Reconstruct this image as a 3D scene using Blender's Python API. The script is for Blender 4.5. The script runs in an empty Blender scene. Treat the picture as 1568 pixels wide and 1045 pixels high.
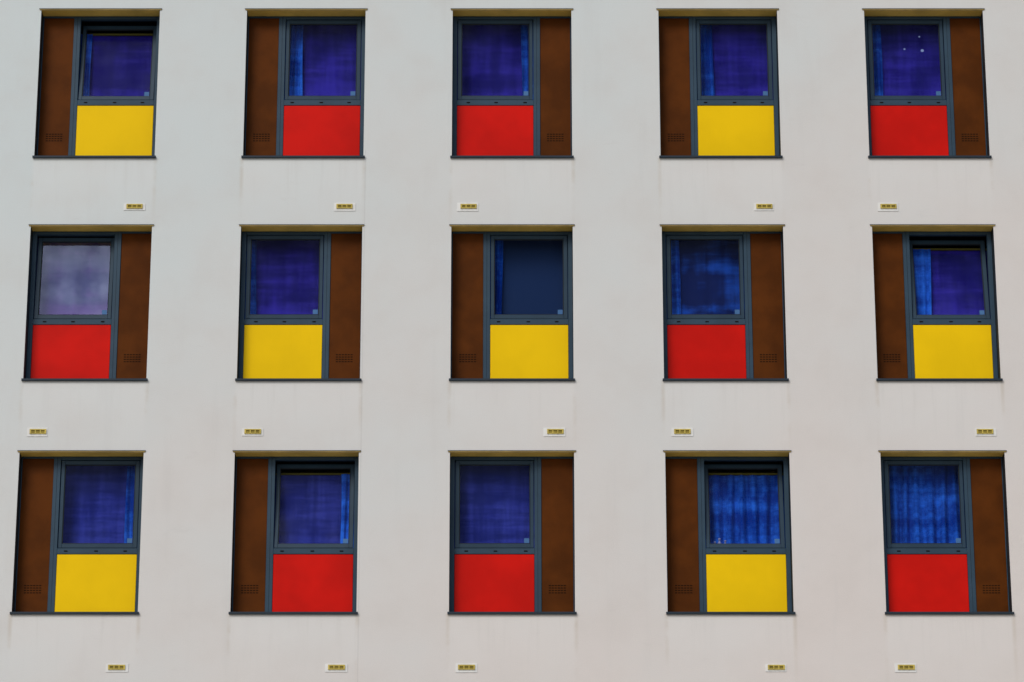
import bpy, bmesh, math, random
from mathutils import Vector
random.seed(7)
sc = bpy.context.scene
sc.view_settings.view_transform = 'Standard'
sc.view_settings.look = 'None'
sc.view_settings.exposure = 0

# ------------------------------------------------------------ dimensions (m)
PX, PZ = 2.6, 2.905            # window spacing, storey height
OW, OH = 1.5, 2.003            # opening
TOP0 = 18.096                  # top of opening of the upper photographed row
REC = 0.18                     # recess of frame
BX, BD, BH = 9.5, 13.0, 22.2   # building half width, depth, height

# ------------------------------------------------------------ node helpers
class NT:
    def __init__(s, name):
        s.mat = bpy.data.materials.new(name); s.mat.use_nodes = True
        s.t = s.mat.node_tree; s.bsdf = s.t.nodes['Principled BSDF']; s.out = s.t.nodes['Material Output']
    def n(s, typ, **kw):
        nd = s.t.nodes.new(typ)
        for k, v in kw.items(): setattr(nd, k, v)
        return nd
    def l(s, a, b): s.t.links.new(a, b)
    def m(s, op, a, b=None, c=None, clamp=False):
        nd = s.n('ShaderNodeMath', operation=op); nd.use_clamp = clamp
        for i, v in enumerate((a, b, c)):
            if v is None: continue
            if isinstance(v, (int, float)): nd.inputs[i].default_value = v
            else: s.l(v, nd.inputs[i])
        return nd.outputs[0]
    def ss(s, v, a, b, lo=0.0, hi=1.0):
        nd = s.n('ShaderNodeMapRange', interpolation_type='SMOOTHSTEP')
        s.l(v, nd.inputs[0])
        for i, x in enumerate((a, b, lo, hi)): nd.inputs[i+1].default_value = x
        return nd.outputs[0]
    def mix(s, f, a, b, mode='MIX'):
        nd = s.n('ShaderNodeMix', data_type='RGBA', blend_type=mode)
        for i, v in ((0, f), (6, a), (7, b)):
            if isinstance(v, (int, float)): nd.inputs[i].default_value = v
            elif isinstance(v, (tuple, list)): nd.inputs[i].default_value = (*v[:3], 1)
            else: s.l(v, nd.inputs[i])
        return nd.outputs[2]
    def noise(s, vec, scale, detail=4, rough=.55, mapscale=None, loc=None):
        if mapscale or loc:
            mp = s.n('ShaderNodeMapping'); s.l(vec, mp.inputs[0])
            if mapscale: mp.inputs['Scale'].default_value = mapscale
            if loc: mp.inputs['Location'].default_value = loc
            vec = mp.outputs[0]
        nd = s.n('ShaderNodeTexNoise'); nd.inputs['Scale'].default_value = scale
        nd.inputs['Detail'].default_value = detail; nd.inputs['Roughness'].default_value = rough
        s.l(vec, nd.inputs['Vector']); return nd.outputs['Fac']
    def geo(s): return s.n('ShaderNodeNewGeometry').outputs['Position']
    def bump(s, h, strength, dist):
        b = s.n('ShaderNodeBump'); b.inputs['Strength'].default_value = strength
        b.inputs['Distance'].default_value = dist; s.l(h, b.inputs['Height'])
        s.l(b.outputs[0], s.bsdf.inputs['Normal'])

def painted(name, col, rough=.45, spec=.3, var=.12, dirt=.25, scale=3, bump=0):
    k = NT(name); p = k.geo()
    a = k.noise(p, scale, 3)
    b = k.noise(p, 25, 2, mapscale=(1, 1, .12))
    dark = tuple(c*(1-var) for c in col); lite = tuple(min(1, c*(1+var*.5)) for c in col)
    c = k.mix(k.ss(a, .3, .7), dark, lite)
    grime = tuple(x*.7+.004 for x in col)
    c = k.mix(k.m('MULTIPLY', k.ss(b, .5, .8), dirt), c, grime)
    k.l(c, k.bsdf.inputs['Base Color'])
    k.bsdf.inputs['Roughness'].default_value = rough
    k.bsdf.inputs['Specular IOR Level'].default_value = spec
    if bump: k.bump(k.noise(p, 3.5, 1), bump, .02)
    return k.mat

# ------------------------------------------------------------ materials
def wall_material():
    k = NT('painted_render_wall'); p = k.geo()
    sp = k.n('ShaderNodeSeparateXYZ'); k.l(p, sp.inputs[0]); X, Y, Z = sp.outputs
    big = k.noise(p, .35, 4, .6)
    mid = k.noise(p, 1.4, 5, .62)
    fine = k.noise(p, 80, 2, .6)
    # light tint painted into the wall colour: cooler upper left, warmer lower right
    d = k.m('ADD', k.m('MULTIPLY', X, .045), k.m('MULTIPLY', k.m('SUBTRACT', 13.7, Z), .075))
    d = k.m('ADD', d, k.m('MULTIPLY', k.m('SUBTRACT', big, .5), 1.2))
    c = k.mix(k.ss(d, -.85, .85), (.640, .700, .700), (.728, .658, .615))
    c = k.mix(k.m('MULTIPLY', k.ss(mid, .42, .72), .18), c, (.56, .54, .51))
    c = k.mix(k.m('MULTIPLY', k.ss(fine, .35, .75), .09), c, (.42, .42, .41))
    # zone under the sills
    t = k.m('MULTIPLY', k.m('FRACT', k.m('DIVIDE', k.m('SUBTRACT', TOP0+10*PZ, Z), PZ)), PZ)
    xm = k.m('MULTIPLY', k.m('ABSOLUTE', k.m('SUBTRACT', k.m('FRACT', k.m('ADD', k.m('DIVIDE', X, PX), 20.5)), .5)), PX)
    streak = k.noise(p, 12, 3, .6, mapscale=(1, 1, .06))
    under = k.m('MULTIPLY', k.m('GREATER_THAN', t, 2.0), k.ss(t, 2.05, 2.9, 1, .1))
    inx = k.ss(xm, .72, .79, 1, 0)
    um = k.m('MULTIPLY', under, inx)
    c = k.mix(k.m('MULTIPLY', um, .34), c, (.77, .755, .73))
    c = k.mix(k.m('MULTIPLY', k.m('MULTIPLY', um, k.ss(streak, .50, .75)), .16), c, (.50, .485, .45))
    cor = k.m('MULTIPLY', under, k.m('MULTIPLY', k.ss(k.m('ABSOLUTE', k.m('SUBTRACT', xm, .762)), .0, .04, 1, 0),
              k.ss(mid, .42, .60)))
    c = k.mix(k.m('MULTIPLY', cor, .36), c, (.50, .43, .33))
    # faint rain streaking and smudges on the open wall
    s2 = k.noise(p, 4.5, 4, .6, mapscale=(1, 1, .10), loc=(7, 3, 1))
    c = k.mix(k.m('MULTIPLY', k.ss(s2, .54, .78), .13), c, (.54, .53, .51))
    sm = k.noise(p, 3.2, 5, .7, mapscale=(.45, 1, 1.3), loc=(2, 5, 8))
    c = k.mix(k.m('MULTIPLY', k.ss(sm, .60, .74), .15), c, (.52, .49, .47))
    # render joint
    j = k.m('MULTIPLY', k.ss(k.m('ABSOLUTE', k.m('ADD', X, 1.825)), .002, .011, 1, 0), k.m('LESS_THAN', Z, 16.2))
    c = k.mix(k.m('MULTIPLY', j, .18), c, (.38, .37, .36))
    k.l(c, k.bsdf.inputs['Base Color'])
    k.bsdf.inputs['Roughness'].default_value = .88
    k.bsdf.inputs['Specular IOR Level'].default_value = .12
    h = k.m('ADD', k.m('MULTIPLY', k.noise(p, 80, 1), .14), k.m('MULTIPLY', k.noise(p, 1.1, 2), 1.2))
    k.bump(h, .32, .02)
    return k.mat

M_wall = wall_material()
M_soffit = painted('ochre_soffit', (.90, .62, .14), .7, .05, .15, .2)
M_lining = painted('dark_lining_metal', (.022, .028, .034), .5, .2)
M_trim = painted('lintel_trim_metal', (.36, .26, .09), .6, .1, .3, .5)
M_frame = painted('slate_blue_aluminium', (.032, .064, .098), .42, .18, .12, .2)
M_sash = painted('slate_blue_sash', (.026, .053, .083), .42, .18, .12, .2)
M_sill = painted('dark_sill_metal', (.020, .032, .046), .4, .2)
M_yellow = painted('yellow_panel_enamel', (.90, .575, .003), .36, .06, .05, .03, 1.5, .06)
M_red = painted('red_panel_enamel', (.64, .008, .0035), .36, .07, .14, .03, 1.5, .06)
M_brown = painted('brown_panel_paint', (.098, .0265, .003), .5, .05, .22, .12)
M_slot = painted('vent_slot_dark', (.012, .007, .004), .8, .03)
M_cell = painted('vent_mesh_olive', (.12, .095, .02), .8, .05)
M_vent = painted('brass_vent', (.58, .45, .10), .5, .15, .2, .3, 12)
M_patch = painted('vent_plaster_patch', (.78, .78, .76), .9, .1, .06, .3, 10)
M_room = painted('dark_room', (.010, .010, .013), .9, .05)
M_stick = painted('window_sticker', (.07, .17, .36), .5, .1)
M_white = painted('pale_blue_paper', (.22, .30, .58), .7, .1)
M_bottle = painted('toiletry_plastic', (.22, .22, .38), .4, .2)
M_roof = painted('roof_felt', (.10, .10, .10), .9, .1)

def glass_material(name, refl, tint=(.86, .92, 1), gcol=(.86, .91, 1)):
    k = NT(name); t = k.t
    tr = k.n('ShaderNodeBsdfTransparent'); tr.inputs[0].default_value = (*tint, 1)
    gl = k.n('ShaderNodeBsdfGlossy'); gl.inputs['Roughness'].default_value = .03
    gl.inputs['Color'].default_value = (*gcol, 1)
    b = k.n('ShaderNodeBump'); b.inputs['Strength'].default_value = .25; b.inputs['Distance'].default_value = .01
    k.l(k.noise(k.geo(), 1.8, 1), b.inputs['Height']); k.l(b.outputs[0], gl.inputs['Normal'])
    mx = k.n('ShaderNodeMixShader')
    k.l(k.ss(k.noise(k.geo(), 3, 2), .3, .7, refl*.7, refl*1.3), mx.inputs[0])
    k.l(tr.outputs[0], mx.inputs[1]); k.l(gl.outputs[0], mx.inputs[2]); k.l(mx.outputs[0], k.out.inputs[0])
    return k.mat
M_glass = glass_material('window_glass', .008)
M_glass_clear = glass_material('clean_window_glass', .002)
M_glass_coat = glass_material('coated_window_glass', .135, gcol=(.66, .76, 1))

def cloth(name, c1, c2, plaid=.5, lowamt=.14, lo=.40, hi=.70):
    k = NT(name); p = k.geo()
    oi = k.n('ShaderNodeObjectInfo')
    off = k.n('ShaderNodeVectorMath', operation='ADD')
    mul = k.m('MULTIPLY', oi.outputs['Random'], 37.0)
    k.l(p, off.inputs[0]); k.l(mul, off.inputs[1]); q = off.outputs[0]
    v = k.noise(q, 9, 4, .65, mapscale=(1, 1, .08))
    h = k.noise(q, 9, 4, .65, mapscale=(.10, 1, 1))
    big = k.noise(q, 1.8, 2)
    f = k.m('ADD', k.m('MULTIPLY', v, .42), k.m('MULTIPLY', h, .58))
    f = k.m('ADD', k.m('MULTIPLY', f, plaid), k.m('MULTIPLY', big, 1-plaid))
    sp = k.n('ShaderNodeSeparateXYZ'); tc = k.n('ShaderNodeTexCoord'); k.l(tc.outputs['Object'], sp.inputs[0])
    f = k.m('ADD', f, k.ss(sp.outputs[2], -1.10, -.75, lowamt, 0))
    c = k.mix(k.ss(f, lo, hi), c1, c2)
    k.l(c, k.bsdf.inputs['Base Color']); k.bsdf.inputs['Roughness'].default_value = .9
    k.bsdf.inputs['Specular IOR Level'].default_value = .02
    return k.mat
C_violet = cloth('violet_curtain_cloth', (.012, .009, .13), (.045, .031, .37), .6)
C_indigo = cloth('indigo_curtain_cloth', (.014, .020, .16), (.046, .058, .37), .85, .08)
C_navy = cloth('navy_curtain_cloth', (.006, .014, .085), (.016, .09, .50), .45, .0, .47, .66)
C_blue = cloth('blue_curtain_cloth', (.004, .032, .25), (.026, .165, .74), .75, .10, .42, .68)
C_slate = cloth('slate_blind_cloth', (.016, .033, .090), (.017, .035, .095), .3, 0)
C_grey = cloth('grey_violet_cloth', (.02, .02, .15), (.15, .06, .30), .5, .28)

# ------------------------------------------------------------ mesh helpers
def box(bm, x0, x1, y0, y1, z0, z1, mi=0):
    x0, x1 = sorted((x0, x1)); y0, y1 = sorted((y0, y1)); z0, z1 = sorted((z0, z1))
    v = [bm.verts.new(c) for c in ((x0,y0,z0),(x1,y0,z0),(x1,y1,z0),(x0,y1,z0),(x0,y0,z1),(x1,y0,z1),(x1,y1,z1),(x0,y1,z1))]
    for f in ((0,3,2,1),(4,5,6,7),(0,1,5,4),(1,2,6,5),(2,3,7,6),(3,0,4,7)):
        fc = bm.faces.new([v[i] for i in f]); fc.material_index = mi
def mesh(name, bm, mats):
    me = bpy.data.meshes.new(name); bm.to_mesh(me); bm.free()
    for m in mats: me.materials.append(m)
    return me
def add(name, me, parent=None, loc=(0,0,0), rot=(0,0,0), bevel=0):
    o = bpy.data.objects.new(name, me); sc.collection.objects.link(o)
    o.location = loc; o.rotation_euler = rot
    if parent: o.parent = parent
    if bevel:
        b = o.modifiers.new('bevel', 'BEVEL'); b.width = bevel; b.segments = 1; b.limit_method = 'ANGLE'
    return o

building = add('apartment_building', None)

# ------------------------------------------------------------ walls with openings
cols = [-3, -2, -1, 0, 1, 2, 3]
rows = [-1, 0, 1, 2, 3, 4, 5]
bm = bmesh.new()
xs = [-BX]; 
for c in cols: xs += [c*PX-OW/2, c*PX+OW/2]
xs.append(BX)
zs = [BH]
for r in rows: zs += [TOP0-r*PZ, TOP0-r*PZ-OH]
zs.append(0)
V = {}
def gv(x, y, z):
    k = (round(x,4), round(y,4), round(z,4))
    if k not in V: V[k] = bm.verts.new((x,y,z))
    return V[k]
def quad(a, b, c, d, mi=0):
    f = bm.faces.new([gv(*a), gv(*b), gv(*c), gv(*d)]); f.material_index = mi
E = .25
for i in range(len(xs)-1):
    for j in range(len(zs)-1):
        x0, x1, z1, z0 = xs[i], xs[i+1], zs[j], zs[j+1]
        if i % 2 == 1 and j % 2 == 1:
            quad((x0,0,z1),(x1,0,z1),(x1,E,z1),(x0,E,z1),1)
            quad((x0,0,z0),(x0,E,z0),(x1,E,z0),(x1,0,z0),2)
            quad((x0,0,z0),(x0,0,z1),(x0,E,z1),(x0,E,z0),2)
            quad((x1,0,z0),(x1,E,z0),(x1,E,z1),(x1,0,z1),2)
            B = 1.3   # dark room behind
            quad((x0,E,z1),(x1,E,z1),(x1,B,z1),(x0,B,z1),3)
            quad((x0,E,z0),(x0,B,z0),(x1,B,z0),(x1,E,z0),3)
            quad((x0,E,z0),(x0,E,z1),(x0,B,z1),(x0,B,z0),3)
            quad((x1,E,z0),(x1,B,z0),(x1,B,z1),(x1,E,z1),3)
            quad((x0,B,z0),(x1,B,z0),(x1,B,z1),(x0,B,z1),3)
        else:
            quad((x0,0,z0),(x1,0,z0),(x1,0,z1),(x0,0,z1),0)
quad((-BX,0,0),(-BX,0,BH),(-BX,BD,BH),(-BX,BD,0)); quad((BX,0,0),(BX,BD,0),(BX,BD,BH),(BX,0,BH))
quad((-BX,BD,0),(-BX,BD,BH),(BX,BD,BH),(BX,BD,0))
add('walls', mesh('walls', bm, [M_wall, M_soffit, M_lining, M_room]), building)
bm = bmesh.new()
box(bm, -BX-.05, BX+.05, -.05, .35, BH, BH+.12); box(bm, -BX-.05, BX+.05, BD-.35, BD+.05, BH, BH+.12)
box(bm, -BX-.05, -BX+.35, .35, BD-.35, BH, BH+.12); box(bm, BX-.35, BX+.05, .35, BD-.35, BH, BH+.12)
add('roof_coping', mesh('coping', bm, [M_frame]), building, bevel=.01)
bm = bmesh.new(); box(bm, -BX+.35, BX-.35, .35, BD-.35, BH-.3, BH-.15)
add('roof', mesh('roof', bm, [M_roof]), building)

# ------------------------------------------------------------ window parts (local x 0..1.5, z 0..-2)
def fx(side):
    return (lambda x: x) if side == 'R' else (lambda x: OW-x)
GX0, GX1, GZ0, GZ1 = .112, .970, -.098, -1.088
SX0, SX1, SZ0, SZ1 = .064, 1.012, -.050, -1.140
def frame_mesh(side):
    f = fx(side); bm = bmesh.new(); A, B = REC, .248
    def b(x0, x1, z0, z1, a=A, bb=B, mi=0): box(bm, f(x0), f(x1), a, bb, z0, z1, mi)
    b(.002, .056, -.002, -2.0); b(1.020, 1.105, -.002, -2.0); b(1.487, 1.498, -.002, -2.0)
    b(.056, 1.020, -.002, -.044); b(.056, 1.020, -1.147, -1.219); b(.056, 1.020, -1.966, -2.0)
    b(1.105, 1.487, -.002, -.026); b(1.105, 1.487, -1.972, -2.0)
    b(1.058, 1.064, -.01, -1.98, A-.0015, A+.01, 1)      # joint line down the mullion
    for x in (.20, .55, .915):                             # drain caps
        b(x-.022, x+.022, -1.176, -1.190, A-.006, A+.01, 1)
    return mesh('frame_'+side, bm, [M_frame, M_slot])
def sash_mesh(side):
    f = fx(side); bm = bmesh.new(); h = -SZ1  # origin at sash bottom
    def b(x0, x1, z0, z1, a, bb, mi=0): box(bm, f(x0), f(x1), a, bb, z0+h, z1+h, mi)
    a, c = .0, .052
    b(SX0, GX0, SZ0, SZ1, a, c); b(GX1, SX1, SZ0, SZ1, a, c)
    b(GX0, GX1, SZ0, GZ0, a, c); b(GX0, GX1, GZ1, SZ1, a, c)
    # glazing beads
    b(GX0, GX0+.010, GZ0, GZ1, .010, .03, 1); b(GX1-.010, GX1, GZ0, GZ1, .010, .03, 1)
    b(GX0+.01, GX1-.01, GZ0, GZ0-.01, .010, .03, 1); b(GX0+.01, GX1-.01, GZ1, GZ1+.01, .010, .03, 1)
    return mesh('sash_'+side, bm, [M_sash, M_lining])
def glass_mesh(side, mat):
    f = fx(side); bm = bmesh.new(); h = -SZ1
    x0, x1 = sorted((f(GX0+.004), f(GX1-.004)))
    vs = [bm.verts.new(c) for c in ((x0,.022,GZ1+.004+h),(x1,.022,GZ1+.004+h),(x1,.022,GZ0-.004+h),(x0,.022,GZ0-.004+h))]
    bm.faces.new(vs)
    return mesh('glass_'+side, bm, [mat])
def sticker_mesh(side):
    f = fx(side); bm = bmesh.new(); h = -SZ1; x1 = max(f(GX0), f(GX1))-.014
    box(bm, x1-.060, x1, .0185, .0205, GZ1+.014+h, GZ1+.072+h)
    return mesh('sticker_'+side, bm, [M_stick])
def panel_mesh(side, mat):
    f = fx(side); bm = bmesh.new()
    box(bm, f(.0585), f(1.0175), REC+.007, REC+.03, -1.222, -1.964)
    return mesh('panel', bm, [mat])
def brown_mesh(side):
    f = fx(side); bm = bmesh.new()
    box(bm, f(1.107), f(1.4855), REC+.012, REC+.035, -.028, -1.970)
    for r in range(4):
        for c in range(6):
            xa = 1.19 + c*.036; za = -1.60 - r*.030
            box(bm, f(xa), f(xa+.026), REC+.0105, REC+.02, za, za-.011, 1)
    return mesh('brown_'+side, bm, [M_brown, M_slot])
bm = bmesh.new()
box(bm, -.018, 1.518, -.032, -.0005, -1.978, -2.006); box(bm, .001, 1.499, -.0005, REC+.002, -1.984, -2.0025)
ME_sill = mesh('sill', bm, [M_sill])
bm = bmesh.new(); box(bm, -.020, 1.520, -.010, -.0004, .001, .014); box(bm, -.026, 1.526, -.014, -.0004, .0141, .021, 1)
ME_lint = mesh('lintel_trim', bm, [M_trim, M_lining])
ME = {}
for s in 'LR':
    ME['f'+s] = frame_mesh(s); ME['s'+s] = sash_mesh(s); ME['g'+s] = glass_mesh(s, M_glass); ME['gc'+s] = glass_mesh(s, M_glass_coat); ME['gk'+s] = glass_mesh(s, M_glass_clear)
    ME['k'+s] = sticker_mesh(s); ME['b'+s] = brown_mesh(s)
    ME['Y'+s] = panel_mesh(s, M_yellow); ME['D'+s] = panel_mesh(s, M_red)

def curtain(x0, x1, z0, z1, y, amp, lam, mat, rnd):
    bm = bmesh.new(); nx = max(24, int((x1-x0)*90)); nz = 8; ph = rnd.random()*6
    g = []
    for i in range(nx+1):
        u = i/nx; x = x0+(x1-x0)*u; col = []
        for j in range(nz+1):
            w = j/nz; z = z0+(z1-z0)*w
            a = amp*(.6+.5*w)
            yy = y + a*math.sin(2*math.pi*x/lam+ph+.8*math.sin(x*9+ph)) + a*.4*math.sin(x*41+ph+w*1.2)
            col.append(bm.verts.new((x+.012*math.sin(w*3+x*14+ph), yy, z)))
        g.append(col)
    for i in range(nx):
        for j in range(nz):
            f = bm.faces.new((g[i][j], g[i+1][j], g[i+1][j+1], g[i][j+1])); f.smooth = True
    return mesh('curtain', bm, [mat])

def lathe(bm, x, y, z, prof, n=12):
    rings = [[bm.verts.new((x+r*math.cos(2*math.pi*i/n), y+r*math.sin(2*math.pi*i/n), z+h)) for i in range(n)] for r, h in prof]
    for a, b in zip(rings, rings[1:]):
        for i in range(n):
            f = bm.faces.new((a[i], a[(i+1) % n], b[(i+1) % n], b[i])); f.smooth = True
    bm.faces.new(rings[0][::-1]); bm.faces.new(rings[-1])

# ------------------------------------------------------------ photographed pattern
sideP = {0:'LLRLR', 1:'RRLRL', 2:'LLRLR'}
colP = {0:'YDDYD', 1:'DYYDY', 2:'YDDYD'}
# (open, main cloth, strip side, strip width)
look = {
 (0,0):(8, C_violet, 'l', .08), (0,1):(0, C_violet, 'l', .17), (0,2):(0, C_violet, 'r', .10), (0,3):(0, C_violet, 'l', .18), (0,4):(0, C_violet, 'l', .13),
 (1,0):('c', C_grey, None, 0), (1,1):(0, C_violet, 'l', .07), (1,2):(0, C_slate, 'l', .10), (1,3):(0, C_navy, 'l', .12), (1,4):(8, C_violet, 'l', .22),
 (2,0):(0, C_indigo, 'r', .12), (2,1):(7, C_indigo, 'r', .12), (2,2):(0, C_indigo, None, 0), (2,3):(7, C_blue, 'a', 0), (2,4):(0, C_blue, 'a', 0)}
for r in rows:
    for c in cols:
        ci = c+2
        rnd = random.Random(r*31+c*7+5)
        if (r, ci) in look:
            s = sideP[r][ci]; pc = colP[r][ci]; op, cl, st, sw = look[(r, ci)]
        else:
            s = rnd.choice('LR'); pc = rnd.choice('YD'); op = rnd.choice((0,0,0,7)); cl = rnd.choice((C_violet, C_violet, C_indigo)); st = rnd.choice(('l','r',None)); sw = .16
        w = bpy.data.objects.new('window', None); sc.collection.objects.link(w); w.parent = building
        w.location = (c*PX-OW/2, 0, TOP0-r*PZ); w.empty_display_size = .2
        add('frame', ME['f'+s], w, bevel=.003)
        add('sill', ME_sill, w, bevel=.003); add('lintel_trim', ME_lint, w)
        add('coloured_panel', ME[pc+s], w, bevel=.003)
        add('brown_ventilation_panel', ME['b'+s], w)
        coated = op == 'c'
        ang = 4.0 if coated else (op if op else rnd.uniform(-.12, .12))
        rot = (-math.radians(ang), 0, math.radians(rnd.uniform(-.15, .15)))
        loc = (0, REC+.012, SZ1)
        add('sash', ME['s'+s], w, loc, rot, .003)
        add('glass', ME[('gc' if coated else 'gk' if cl is C_slate else 'g')+s], w, loc, rot)
        add('sticker', ME['k'+s], w, loc, rot)
        f = fx(s); xa, xb = sorted((f(.01), f(1.10)))
        opened = bool(op) and not coated
        y0 = .42; zt = -.17 if opened else -.004
        ga, gb = sorted((f(GX0), f(GX1)))
        if st == 'a':
            add('curtain', curtain(xa, xb, zt, -1.3, y0, .026, .15, cl, rnd), w)
        else:
            amp = .0 if cl is C_slate else .006
            add('curtain', curtain(xa, xb, zt, -1.3, y0, amp, .30, cl, rnd), w)
            if st == 'l': add('side_curtain', curtain(ga-.08, ga+sw, zt, -1.3, y0-.05, .014, .08, C_blue, rnd), w)
            if st == 'r': add('side_curtain', curtain(gb-sw, gb+.08, zt, -1.3, y0-.05, .014, .08, C_blue, rnd), w)
        if opened:
            bm = bmesh.new(); box(bm, xa, xb, y0-.03, y0-.008, zt-.002, zt+.02)
            add('curtain_rail', mesh('rail', bm, [M_cell]), w)
        if (r, ci) == (0, 4):      # small paper dots stuck to the pane
            bm = bmesh.new()
            for dx, dz, rr in ((.52, -.44, .013), (.745, -.46, .021), (.715, -.27, .011)):
                vs = [bm.verts.new((dx+rr*math.cos(a*math.pi/6), .0195, dz-SZ1+rr*.9*math.sin(a*math.pi/6))) for a in range(12)]
                bm.faces.new(vs)
            add('paper_dots', mesh('paper_dots', bm, [M_white]), w, loc, rot)
        if (r, ci) == (2, 3):      # window board with toiletries
            bm = bmesh.new(); box(bm, xa, xb, .25, .38, -1.16, -1.145); add('window_board', mesh('board', bm, [M_sash]), w)
            bm = bmesh.new()
            P = ((.022, 0), (.024, .01), (.024, .09), (.012, .11), (.011, .125), (.015, .127), (.015, .15))
            lathe(bm, .655, .30, -1.145, P); lathe(bm, .725, .31, -1.145, [(a*.9, b*.85) for a, b in P])
            lathe(bm, .60, .31, -1.145, [(a*.8, b*.75) for a, b in P])
            add('bottles', mesh('bottles', bm, [M_bottle]), w)
        # wall ventilator beneath the window
        vx = 1.275 if s == 'L' else .212; vz = -2.645
        bm = bmesh.new()
        hw, hh = rnd.uniform(.122, .135), rnd.uniform(.044, .056); ox = rnd.uniform(-.012, .012)
        box(bm, vx-hw+ox, vx+hw+ox, -.007, -.0005, vz-hh-.006, vz+hh-.006, 0)
        box(bm, vx-.094, vx+.094, -.010, -.007, vz-.024, vz+.024, 2)
        for a, b_ in ((-.100, -.082), (-.036, -.024), (.024, .036), (.082, .100)):
            box(bm, vx+a, vx+b_, -.020, -.010, vz-.029, vz+.029, 1)
        for z_ in (-.0225, .0, .0225):
            for a, b_ in ((-.082, -.036), (-.024, .024), (.036, .082)):
                t = .0065 if z_ else .003
                box(bm, vx+a, vx+b_, -.018, -.010, vz+z_-t, vz+z_+t, 1)
        add('wall_vent', mesh('wall_vent', bm, [M_patch, M_vent, M_cell]), w)

# ------------------------------------------------------------ ground
def sheet(name, x0, x1, y0, y1, z, mat):
    bm = bmesh.new(); bm.faces.new([bm.verts.new(c) for c in ((x0,y0,z),(x1,y0,z),(x1,y1,z),(x0,y1,z))])
    return add(name, mesh(name, bm, [mat]))
M_ground = painted('ground_gravel', (.36, .33, .28), .95, .1, .3, .3, .5)
M_asph = painted('asphalt', (.06, .06, .062), .9, .2, .3, .3, 1.5)
M_pave = painted('paving', (.48, .45, .40), .9, .2, .2, .4, 1.2)
sheet('ground', -1500, 1500, -1500, 1500, 0, M_ground)
bm = bmesh.new(); box(bm, -60, 60, -12, -.002, .002, .13); add('pavement', mesh('pavement', bm, [M_pave]), bevel=.02)
sheet('road', -400, 400, -19, -12.01, .006, M_asph)

# ------------------------------------------------------------ light
AZ, EL = math.radians(208), math.radians(38)
sd = Vector((math.sin(AZ)*math.cos(EL), math.cos(AZ)*math.cos(EL), math.sin(EL)))
L = bpy.data.lights.new('sun', 'SUN'); L.energy = 1.5; L.angle = math.radians(24); L.color = (1, .955, .89)
lo = bpy.data.objects.new('sun', L); sc.collection.objects.link(lo); lo.rotation_euler = sd.to_track_quat('Z', 'Y').to_euler()
lo.location = sd*60
W = bpy.data.worlds.new('World'); sc.world = W; W.use_nodes = True; nt = W.node_tree
for n in list(nt.nodes): nt.nodes.remove(n)
N = nt.nodes.new; lk = nt.links.new
sky = N('ShaderNodeTexSky'); sky.sky_type = 'NISHITA'; sky.sun_disc = False
sky.sun_elevation = EL; sky.sun_rotation = AZ; sky.dust_density = 1.5
bg = N('ShaderNodeBackground'); bg.inputs[1].default_value = .1; lk(sky.outputs[0], bg.inputs[0])
cb = N('ShaderNodeBackground'); cb.inputs[0].default_value = (.95, .93, .98, 1); cb.inputs[1].default_value = 2.4
tc = N('ShaderNodeTexCoord'); no = N('ShaderNodeTexNoise'); no.inputs['Scale'].default_value = 34; no.inputs['Detail'].default_value = 4
lk(tc.outputs['Generated'], no.inputs['Vector'])
r1 = N('ShaderNodeMapRange'); r1.interpolation_type = 'SMOOTHSTEP'; lk(no.outputs['Fac'], r1.inputs[0]); r1.inputs[1].default_value = .50; r1.inputs[2].default_value = .72
sp = N('ShaderNodeSeparateXYZ'); lk(tc.outputs['Generated'], sp.inputs[0])
r2 = N('ShaderNodeMapRange'); r2.interpolation_type = 'SMOOTHSTEP'; lk(sp.outputs[2], r2.inputs[0]); r2.inputs[1].default_value = .40; r2.inputs[2].default_value = .47
mm = N('ShaderNodeMath'); mm.operation = 'MULTIPLY'; lk(r1.outputs[0], mm.inputs[0]); lk(r2.outputs[0], mm.inputs[1])
ms = N('ShaderNodeMixShader'); lk(mm.outputs[0], ms.inputs[0]); lk(bg.outputs[0], ms.inputs[1]); lk(cb.outputs[0], ms.inputs[2])
ow = N('ShaderNodeOutputWorld'); lk(ms.outputs[0], ow.inputs[0])

# ------------------------------------------------------------ camera
cam = bpy.data.cameras.new('camera'); co = bpy.data.objects.new('camera', cam); sc.collection.objects.link(co)
cam.lens = 112.5; cam.sensor_width = 36; cam.sensor_fit = 'HORIZONTAL'; cam.clip_end = 4000
th = math.radians(18); D0 = 39.1
co.location = (0, -D0*math.cos(th), 13.7-D0*math.sin(th)); co.rotation_euler = (math.pi/2+th, 0, 0)
sc.camera = co
